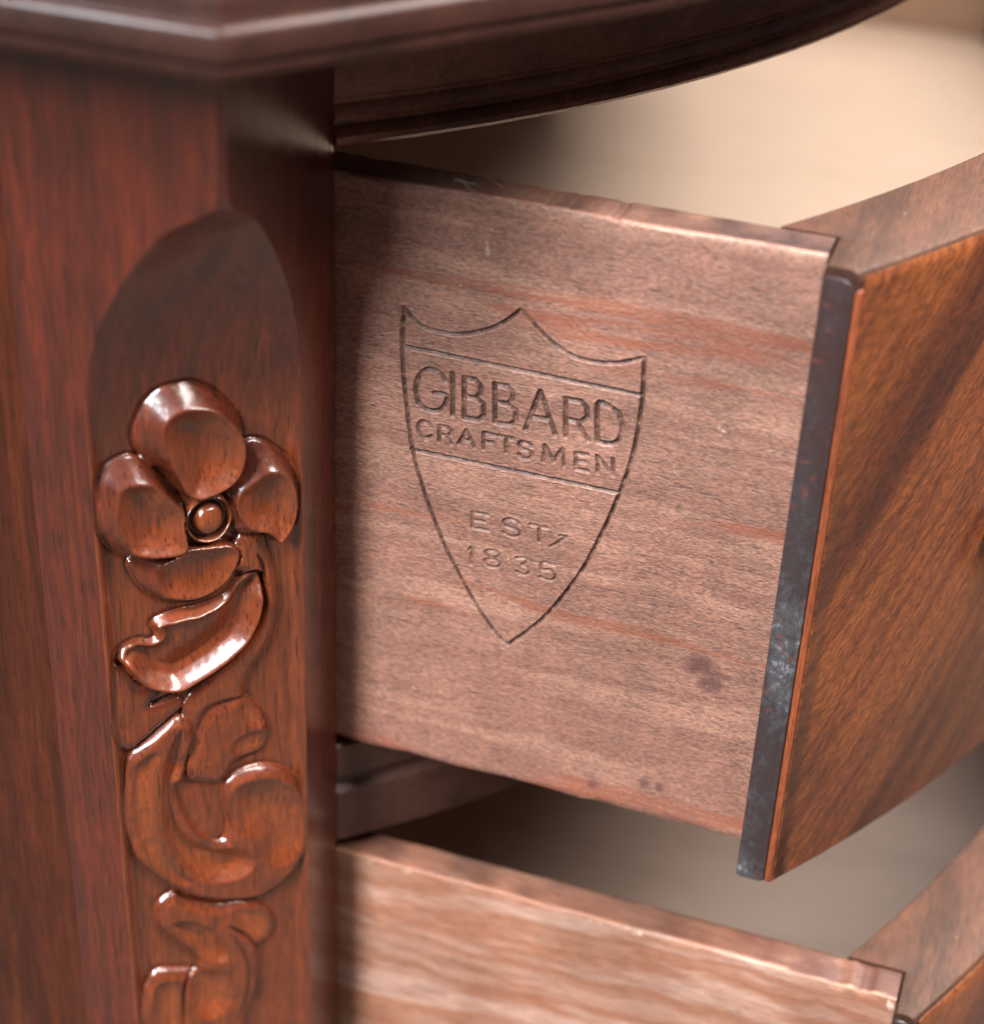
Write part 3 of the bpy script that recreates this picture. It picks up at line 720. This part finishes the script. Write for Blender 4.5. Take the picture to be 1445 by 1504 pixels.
def drawer_side(name, x0, x1, y0, t, z0, z1, mat, parent, stamped=False, seed=1, stains=(), pales=(), top_stain=None, chips=()):
    """a board seen on its outer face, worn arrises, optional pressed maker's stamp"""
    if stamped:
        xs = np.concatenate([np.linspace(x0, -0.004, 30), np.arange(-0.003, 0.0118, 0.0005), np.arange(0.0118, 0.0552, 0.000135), np.arange(0.0556, x1, 0.0005), [x1]])
        zs = np.concatenate([[z1 - 0.0006], np.arange(z1 - 0.0012, -0.0168, -0.0006), np.arange(-0.0168, -0.0888, -0.000135), np.arange(-0.0892, z0 + 0.0012, -0.0006)])
    else:
        xs = np.concatenate([np.linspace(x0, -0.004, 30), np.arange(-0.003, x1, 0.0007), [x1]])
        zs = np.arange(z1 - 0.0012, z0 + 0.0012, -0.0007)
    # the profile runs: back face bottom .. over the top arris .. down the outer face .. under the bottom
    re = 0.0003
    prof = [(y0 + t, z0 + 0.001), (y0 + t, z1 - 0.0008), (y0 + t - 0.0003, z1 - 0.0002)]
    prof += [(y0 + t - 0.001 - i * (t - 0.0022) / 10, z1) for i in range(11)]
    prof += [(y0 + re - re * math.sin(b), z1 - re + re * math.cos(b)) for b in (0.25, 0.65, 1.0, 1.35)]
    nt = len(prof)
    prof += [(y0, z) for z in zs]
    nb = len(prof)
    prof += [(y0 + re * .1, z0 + re * .5), (y0 + re * .5, z0 + re * .1), (y0 + re * 1.3, z0), (y0 + t - 0.001, z0), (y0 + t, z0 + 0.001)]
    pr = np.array(prof)
    X = np.repeat(xs[None, :], len(pr), 0)
    Yg = np.repeat(pr[:, 0:1], len(xs), 1); Zg = np.repeat(pr[:, 1:2], len(xs), 1)
    Xm, Zm = X * 1000, Zg * 1000
    n_ = smooth_noise(xs * 1000, 0 * xs, 9.0, seed) * 0.00018 + smooth_noise(xs * 1000, 0 * xs, 2.6, seed + 1) * 0.00006
    Zg[3:nt] += n_[None, :] * np.linspace(0.6, 1.6, nt - 3)[:, None]
    Yg[nt - 4:nt] += np.abs(smooth_noise(xs * 1000, 0 * xs, 5.3, seed + 2))[None, :] * 0.00018
    for (cx_, cr_, cdp) in chips:
        k_ = cdp * np.exp(-((xs * 1000 - cx_) / cr_) ** 4) * (0.7 + 0.5 * smooth_noise(xs * 1000, 0 * xs, 0.8, seed + 14))
        Zg[2:nt] -= 0.001 * k_[None, :]
        Yg[nt - 4:nt] += 0.0004 * k_[None, :]
    nbm = smooth_noise(xs * 1000, 0 * xs, 5.0, seed + 4) * 0.0003 - np.clip((xs - 0.045) / 0.03, 0, 1) * 0.0004 * np.abs(np.sin(xs * 300))
    Zg[nb:] += nbm[None, :]
    tint_ = np.zeros(X.shape); tint_[1:nt - 4] = 0.68 + 0.3 * np.clip((Xm[1:nt - 4] / x1 / 1000 - 0.6) / 0.4, 0, 1) + 0.3 * smooth_noise(Xm[1:nt - 4], 0.6 * Yg[1:nt - 4] * 1000, 5.0, seed + 11)
    st = np.zeros(X.shape); pl = np.zeros(X.shape)
    if stamped:
        Hs, G = stamp_height(Xm[nt:nb], Zm[nt:nb])
        Yg[nt:nb] -= Hs * 0.001
        tint_[nt:nb] = G
    Yg[nt:nb] -= 0.00003 * smooth_noise(Xm[nt:nb] * 0.5, Zm[nt:nb], 1.2, seed + 7)
    for (sx, sz, rx, rz, k) in stains:
        st = np.maximum(st, k * np.exp(-(((Xm - sx) / rx) ** 2 + ((Zm - sz) / rz) ** 2) ** 1.5) * (Yg < y0 + 0.001))
    for (sx, sz, rx, rz, k) in pales:
        pl = np.maximum(pl, k * np.exp(-(((Xm - sx) / rx) ** 2 + ((Zm - sz) / rz) ** 2)) * (Yg < y0 + 0.001))
    # pale rubbed arris, the highlight along it also put into the colour
    rub_glint = np.zeros(X.shape); rub_glint[nt - 3:nt + 1] = 0.26
    rub_glint *= np.clip(0.85 + 0.35 * smooth_noise(Xm, 0 * Xm, 5.0, seed + 9), 0, 1)
    pl = np.maximum(pl, rub_glint)
    if top_stain:
        for (sx, rx, k) in top_stain:
            st[2:nt - 3] = np.maximum(st[2:nt - 3], k * np.exp(-((Xm[2:nt - 3] - sx + 1.6 * smooth_noise(Xm[2:nt - 3], Yg[2:nt - 3] * 1000, 1.8, seed + 17)) / rx) ** 4) * (0.75 + 0.4 * smooth_noise(Xm[2:nt - 3], Yg[2:nt - 3] * 1000, 1.3, seed + 18)))
    P = np.stack([X, Yg, Zg], 2)
    nrr, ncc = X.shape
    Fq = grid_faces(nrr, ncc, flip=False)
    Vv = P.reshape(-1, 3)
    o = link_mesh(name, Vv, Fq[:, ::-1].copy(), mat, parent, attrs={'tint': tint_, 'stain': st, 'pale': pl})
    # check outward orientation on the outer face and flip if needed
    me = o.data
    k = (nt + 5) * (ncc - 1) + 40
    if me.polygons[k].normal.y > 0:
        me.flip_normals()
    me.set_sharp_from_angle(angle=math.radians(50))
    # end grain: the outline of the board's section closed off at both ends
    for col_ in (0, ncc - 1):
        link_mesh('end_grain', P[:-1, col_], [tuple(range(nrr - 1))], M['front_wood'], o, smooth=False)
    return o

def drawer(name, dx, ztop, R_in, xc_in, thick, z_front_bot, mats, label, stamped, seed, stains, pales, top_stain, chips=()):
    zb = ztop - 0.12
    root = empty(name, (-0.1 + dx, YC, zb))
    tag(root, label, 'drawer', 'bow-front drawers pulled out of the nightstand')
    xe = 0.0817 + dx
    ys = 0.0416; t = 0.008
    s1 = drawer_side('side_board', -0.25 + dx, xe, ys, t, zb, ztop, mats['side'], root, stamped, seed, stains, pales, top_stain, chips)
    xfar = float(arc(R_in, xc_in, WID - 0.05))
    board('side_board', (-0.25 + dx, xe, WID - ys - t, WID - ys, zb, ztop), mats['inside'], root)
    board('back_board', (-0.258 + dx, -0.2505 + dx, ys, WID - ys, zb, ztop - 0.006), mats['inside'], root)
    # bottom follows the bow
    V = []; n = 30
    yy = np.linspace(ys + t + .0003, WID - ys - t - .0003, n)
    for z in (zb + 0.009, zb + 0.004):
        for y in yy: V.append((-0.25 + dx, y, z))
        for y in yy: V.append((float(arc(R_in, xc_in, y)) - 0.0003, y, z))
    F_ = []
    for i in range(n - 1):
        F_.append((i, i + n, i + n + 1, i + 1)); F_.append((2 * n + i, 2 * n + i + 1, 3 * n + i + 1, 3 * n + i))
    link_mesh('bottom_panel', V, F_, mats['inside'], root, smooth=False)
    # front: a bowed slab, rebated at each end for the side boards
    R_out = R_in + thick
    yl = 0.0385
    st_in = [(y, None) for y in np.linspace(yl, ys + t + .0002, 8)] + [(y, 1) for y in np.linspace(ys + t + 0.0003, WID - ys - t - .0003, 64)] + [(WID - ys - t - .0002, None), (WID - yl, None)]
    vt = 0.0009                                      # veneer thickness
    zt = ztop - 0.0001; zbm = z_front_bot
    # vertical profile: (how far the outer face is pulled in, how far the inner is, z)
    zp = [(0.0012, 0.0, zbm), (0.0004, 0.0, zbm + 0.0004), (0.0, 0.0, zbm + 0.0012), (0.0, 0.0, zt - 0.0030), (0.0003, 0.0, zt - 0.0016), (0.0011, 0.0002, zt - 0.0005), (0.0024, 0.0006, zt)]
    def slab(nm, o_in, o_out, mat, zp, ylo, extra=None):
        V = []; F = []; m = len(zp)
        st = [(max(y, ylo) if y < YC else min(y, WID - ylo), k) for y, k in st_in]
        for si, (y, k) in enumerate(st):
            pin = 0 if si in (0, len(st) - 1) else 1
            xo = float(arc(R_out, xc_in, y))
            nx = (xo - xc_in) / R_out; ny = float(fold(y)) / R_out
            xi = float(arc(R_in, xc_in, y)) if k else xe + 0.00008
            for (po, pi, z) in zp:
                if nm == 'veneer':
                    V.append((xo - nx * vt, y - ny * vt * pin, z)); V.append((xo - nx * po, y - ny * po * pin, z))
                else:
                    V.append((xi + pi, y, z)); V.append((xo - nx * (po + vt + .0001), y, z))
        W2 = 2 * m
        for i in range(len(st) - 1):
            a0, b0 = i * W2, (i + 1) * W2
            for j in range(m - 1):
                F.append((a0 + 2 * j, a0 + 2 * j + 2, b0 + 2 * j + 2, b0 + 2 * j))            # inner
                F.append((a0 + 2 * j + 1, b0 + 2 * j + 1, b0 + 2 * j + 3, a0 + 2 * j + 3))     # outer
            F.append((a0, b0, b0 + 1, a0 + 1)); F.append((a0 + W2 - 2, a0 + W2 - 1, b0 + W2 - 1, b0 + W2 - 2))
        for e in (0, len(st) - 1):
            a0 = e * W2
            F.append([a0 + 2 * j for j in range(m)] + [a0 + 2 * j + 1 for j in reversed(range(m))])
        return link_mesh(nm, V, F, mat, root, sharp=32)
    fr = slab('front_board', 0, 0, M['front_wood'], zp, yl)
    zv = [(0.0004, 0, zbm), (0.0, 0, zbm + 0.0006), (0.0, 0, zt - 0.0030), (0.0003, 0, zt - 0.0016), (0.00075, 0, zt - 0.0008)]
    slab('veneer', 0, 0, M['veneer'], zv, yl + 0.0002)
    # blackened end of the front board and the thin veneer edge beside it
    xo = float(arc(R_out, xc_in, yl)) - 0.0001
    w = xo - xe
    def end_plate(nm, xa, xb, dy, mat, rad, zlo, zhi):
        xs_ = [xa, xb]; V = []; F = []
        pts = []
        for k in range(6):
            b = math.pi / 2 * k / 5; pts.append((xb - rad + rad * math.sin(b), zhi - rad + rad * math.cos(b)))
        for k in range(4):
            b = math.pi / 2 * k / 3; pts.append((xb - rad * .3 + rad * .3 * math.cos(b), zlo + rad * .3 - rad * .3 * math.sin(b)))
        for k in range(4):
            b = math.pi / 2 * k / 3; pts.append((xa + rad * .4 - rad * .4 * math.sin(b), zlo + rad * .4 - rad * .4 * math.cos(b)))
        pts.append((xa, zhi - 0.0006)); pts.append((xa + 0.0006, zhi))
        n = len(pts)
        cx = (xa + xb) / 2; cz = (zlo + zhi) / 2
        sh = lambda p, e: (p[0] + (cx - p[0]) / abs(cx - p[0] + 1e-9) * min(e, abs(cx - p[0])), p[1] + (cz - p[1]) / abs(cz - p[1] + 1e-9) * e)
        for (yy_, e) in ((yl + 0.0006, 0), (yl - dy + 0.0005, 0), (yl - dy + .00012, .00015), (yl - dy, .0006)):
            for q in pts:
                s_ = sh(q, e); V.append((s_[0], yy_, s_[1]))
        for r in range(3):
            for i in range(n): F.append((r * n + i, r * n + (i + 1) % n, (r + 1) * n + (i + 1) % n, (r + 1) * n + i))
        F.append(tuple(range(3 * n, 4 * n)))
        me_o = link_mesh(nm, V, F, mat, fr, sharp=50)
        import bmesh
        bm = bmesh.new(); bm.from_mesh(me_o.data); bmesh.ops.recalc_face_normals(bm, faces=bm.faces); bm.to_mesh(me_o.data); bm.free()
        me_o.data.set_sharp_from_angle(angle=math.radians(50))
        return me_o
    ep = end_plate('blackened_end', xe + 0.00015, xo - 0.0015, 0.0006, mats['end'], 0.0024, zbm - 0.0001, zt - 0.0016)
    end_plate('veneer_edge', xo - 0.00145, xo - 0.0001, 0.0003, M['edge_line'], 0.0003, zbm - 0.00005, zt - 0.003)
    # bail pulls
    for yh in (0.0985, WID - 0.0985):
        xo2 = float(arc(R_out, xc_in, yh)); nv = Vector(((xo2 - xc_in) / R_out, float(fold(yh)) / R_out, 0)); tv = Vector((-nv.y, nv.x, 0))
        zc_ = ztop - 0.066
        ctr = Vector((xo2, yh, zc_))
        V = []; F = []
        nseg = 40
        for ring, (rr_, hh) in enumerate(((1.0, 0.0001), (1.0, 0.0012), (0.9, 0.0019), (0.72, 0.0016), (0.62, 0.0024), (0.2, 0.0026))):
            for k in range(nseg):
                b = 2 * math.pi * k / nseg; rad = 1 + 0.09 * math.cos(6 * b)
                V.append(tuple(ctr + tv * (0.021 * rr_ * rad * math.cos(b)) + Vector((0, 0, 0.0125 * rr_ * rad * math.sin(b))) + nv * hh))
        for r in range(5):
            for k in range(nseg): F.append((r * nseg + k, r * nseg + (k + 1) % nseg, (r + 1) * nseg + (k + 1) % nseg, (r + 1) * nseg + k))
        F.append(tuple(range(5 * nseg, 6 * nseg)))
        pl_ = link_mesh('pull_plate', V, F, M['brass'], root, sharp=45)
        V = []; F = []; path = []
        for k in range(33):
            b = math.pi * k / 32
            path.append(ctr + tv * (0.016 * math.cos(b)) + nv * (0.007 + 0.006 * math.sin(b)) - Vector((0, 0, 0.020 * math.sin(b))))
        path = [ctr + tv * 0.016 + nv * 0.001] + path + [ctr - tv * 0.016 + nv * 0.001]
        for i, q in enumerate(path):
            d_ = (path[min(i + 1, len(path) - 1)] - path[max(i - 1, 0)]).normalized()
            u_ = d_.cross(Vector((0, 0, 1)) if abs(d_.z) < .9 else tv).normalized(); w_ = d_.cross(u_)
            rad = 0.0017 + 0.0009 * math.exp(-((i - 17) / 5) ** 2)
            for k in range(10):
                b = 2 * math.pi * k / 10; V.append(tuple(q + u_ * rad * math.cos(b) + w_ * rad * math.sin(b)))
        for i in range(len(path) - 1):
            for k in range(10): F.append((i * 10 + k, i * 10 + (k + 1) % 10, (i + 1) * 10 + (k + 1) % 10, (i + 1) * 10 + k))
        F.append(tuple(range(10))); F.append(tuple(reversed(range((len(path) - 1) * 10, len(path) * 10))))
        link_mesh('bail_handle', V, F, M['brass'], pl_, sharp=60)
    return root

drawer('drawer', 0.0, 0.0, 0.31, -0.1801, 0.020, -0.1262, {'side': M['side'], 'end': M['scuff'], 'inside': M['inside']},
       'upper drawer pulled halfway out, its pinkish side board pressed with a shield stamp', True, 40,
       stains=[(69.8, -82.8, 3.8, 2.9, .72), (72.0, -86.4, 3.2, 2.3, .7), (73.6, -84.0, 2.6, 1.6, .5), (74.5, -88.4, 1.8, 1.2, .5), (52.1, -115.6, 1.6, 2.4, .55), (62, -112.6, 1.3, 2.0, .6), (64.8, -113, 1.2, 1.5, .55)],
       pales=[(68.6, -33.9, 1.5, 1.7, .38), (26.6, -9.2, .9, 2.0, .38), (61.4, -43.5, 1.6, 1.3, .34), (16, -25, 1.2, 2.0, .3), (58, -62, 2.2, 1.4, .3), (19, -22, 1.5, 1.5, .33)],
       top_stain=[(75, 6, .4), (44, 5, .35)], chips=[(38, 3, 0.22), (47.5, 1.0, 0.3), (4, 3, .2)])
drawer('drawer', 0.0335, -0.1504, 0.40, -0.253, 0.020, -0.2766, {'side': M['side_low'], 'end': M['scuff'], 'inside': M['inside_shaded']},
       'lower drawer pulled further out, plain streaked side board with a chipped pale corner', False, 60,
       stains=[], pales=[(114.3, -152.4, 1.8, 2.2, .42)],
       top_stain=[(99, 5.5, 1.1), (111, 5, .75)], chips=[(103.5, 2.0, 0.5), (108.5, 1.6, 0.8), (88, 1.2, 0.25)])

# ---------------------------------------------------------------- lint on the drawer's top edge
cd = []
rs = random.Random(4)
V = []; F = []
def hair(P, rad):
    b0 = len(V)
    for i, q in enumerate(P):
        for k in range(5):
            b = 2 * math.pi * k / 5; V.append((q[0], q[1] + rad * math.cos(b), q[2] + rad * math.sin(b)))
    for i in range(len(P) - 1):
        for k in range(5): F.append((b0 + i * 5 + k, b0 + i * 5 + (k + 1) % 5, b0 + (i + 1) * 5 + (k + 1) % 5, b0 + (i + 1) * 5 + k))
for j in range(4):
    x = 0.0185 + rs.uniform(0, .004); y = 0.0465 + rs.uniform(-.002, .002); P = []
    ln = rs.uniform(.003, .006)
    for i in range(9):
        t = i / 8; P.append((x + ln * t, y - 0.002 * t + 0.0006 * math.sin(4 * t + j), 0.00025 + 0.0009 * math.sin(math.pi * t) * (j % 3) / 2))
    hair(P, 0.000028)
tag(link_mesh('lint', V, F, M['lint']), 'wisp of white lint lying on the top edge of the upper drawer side', 'lint')
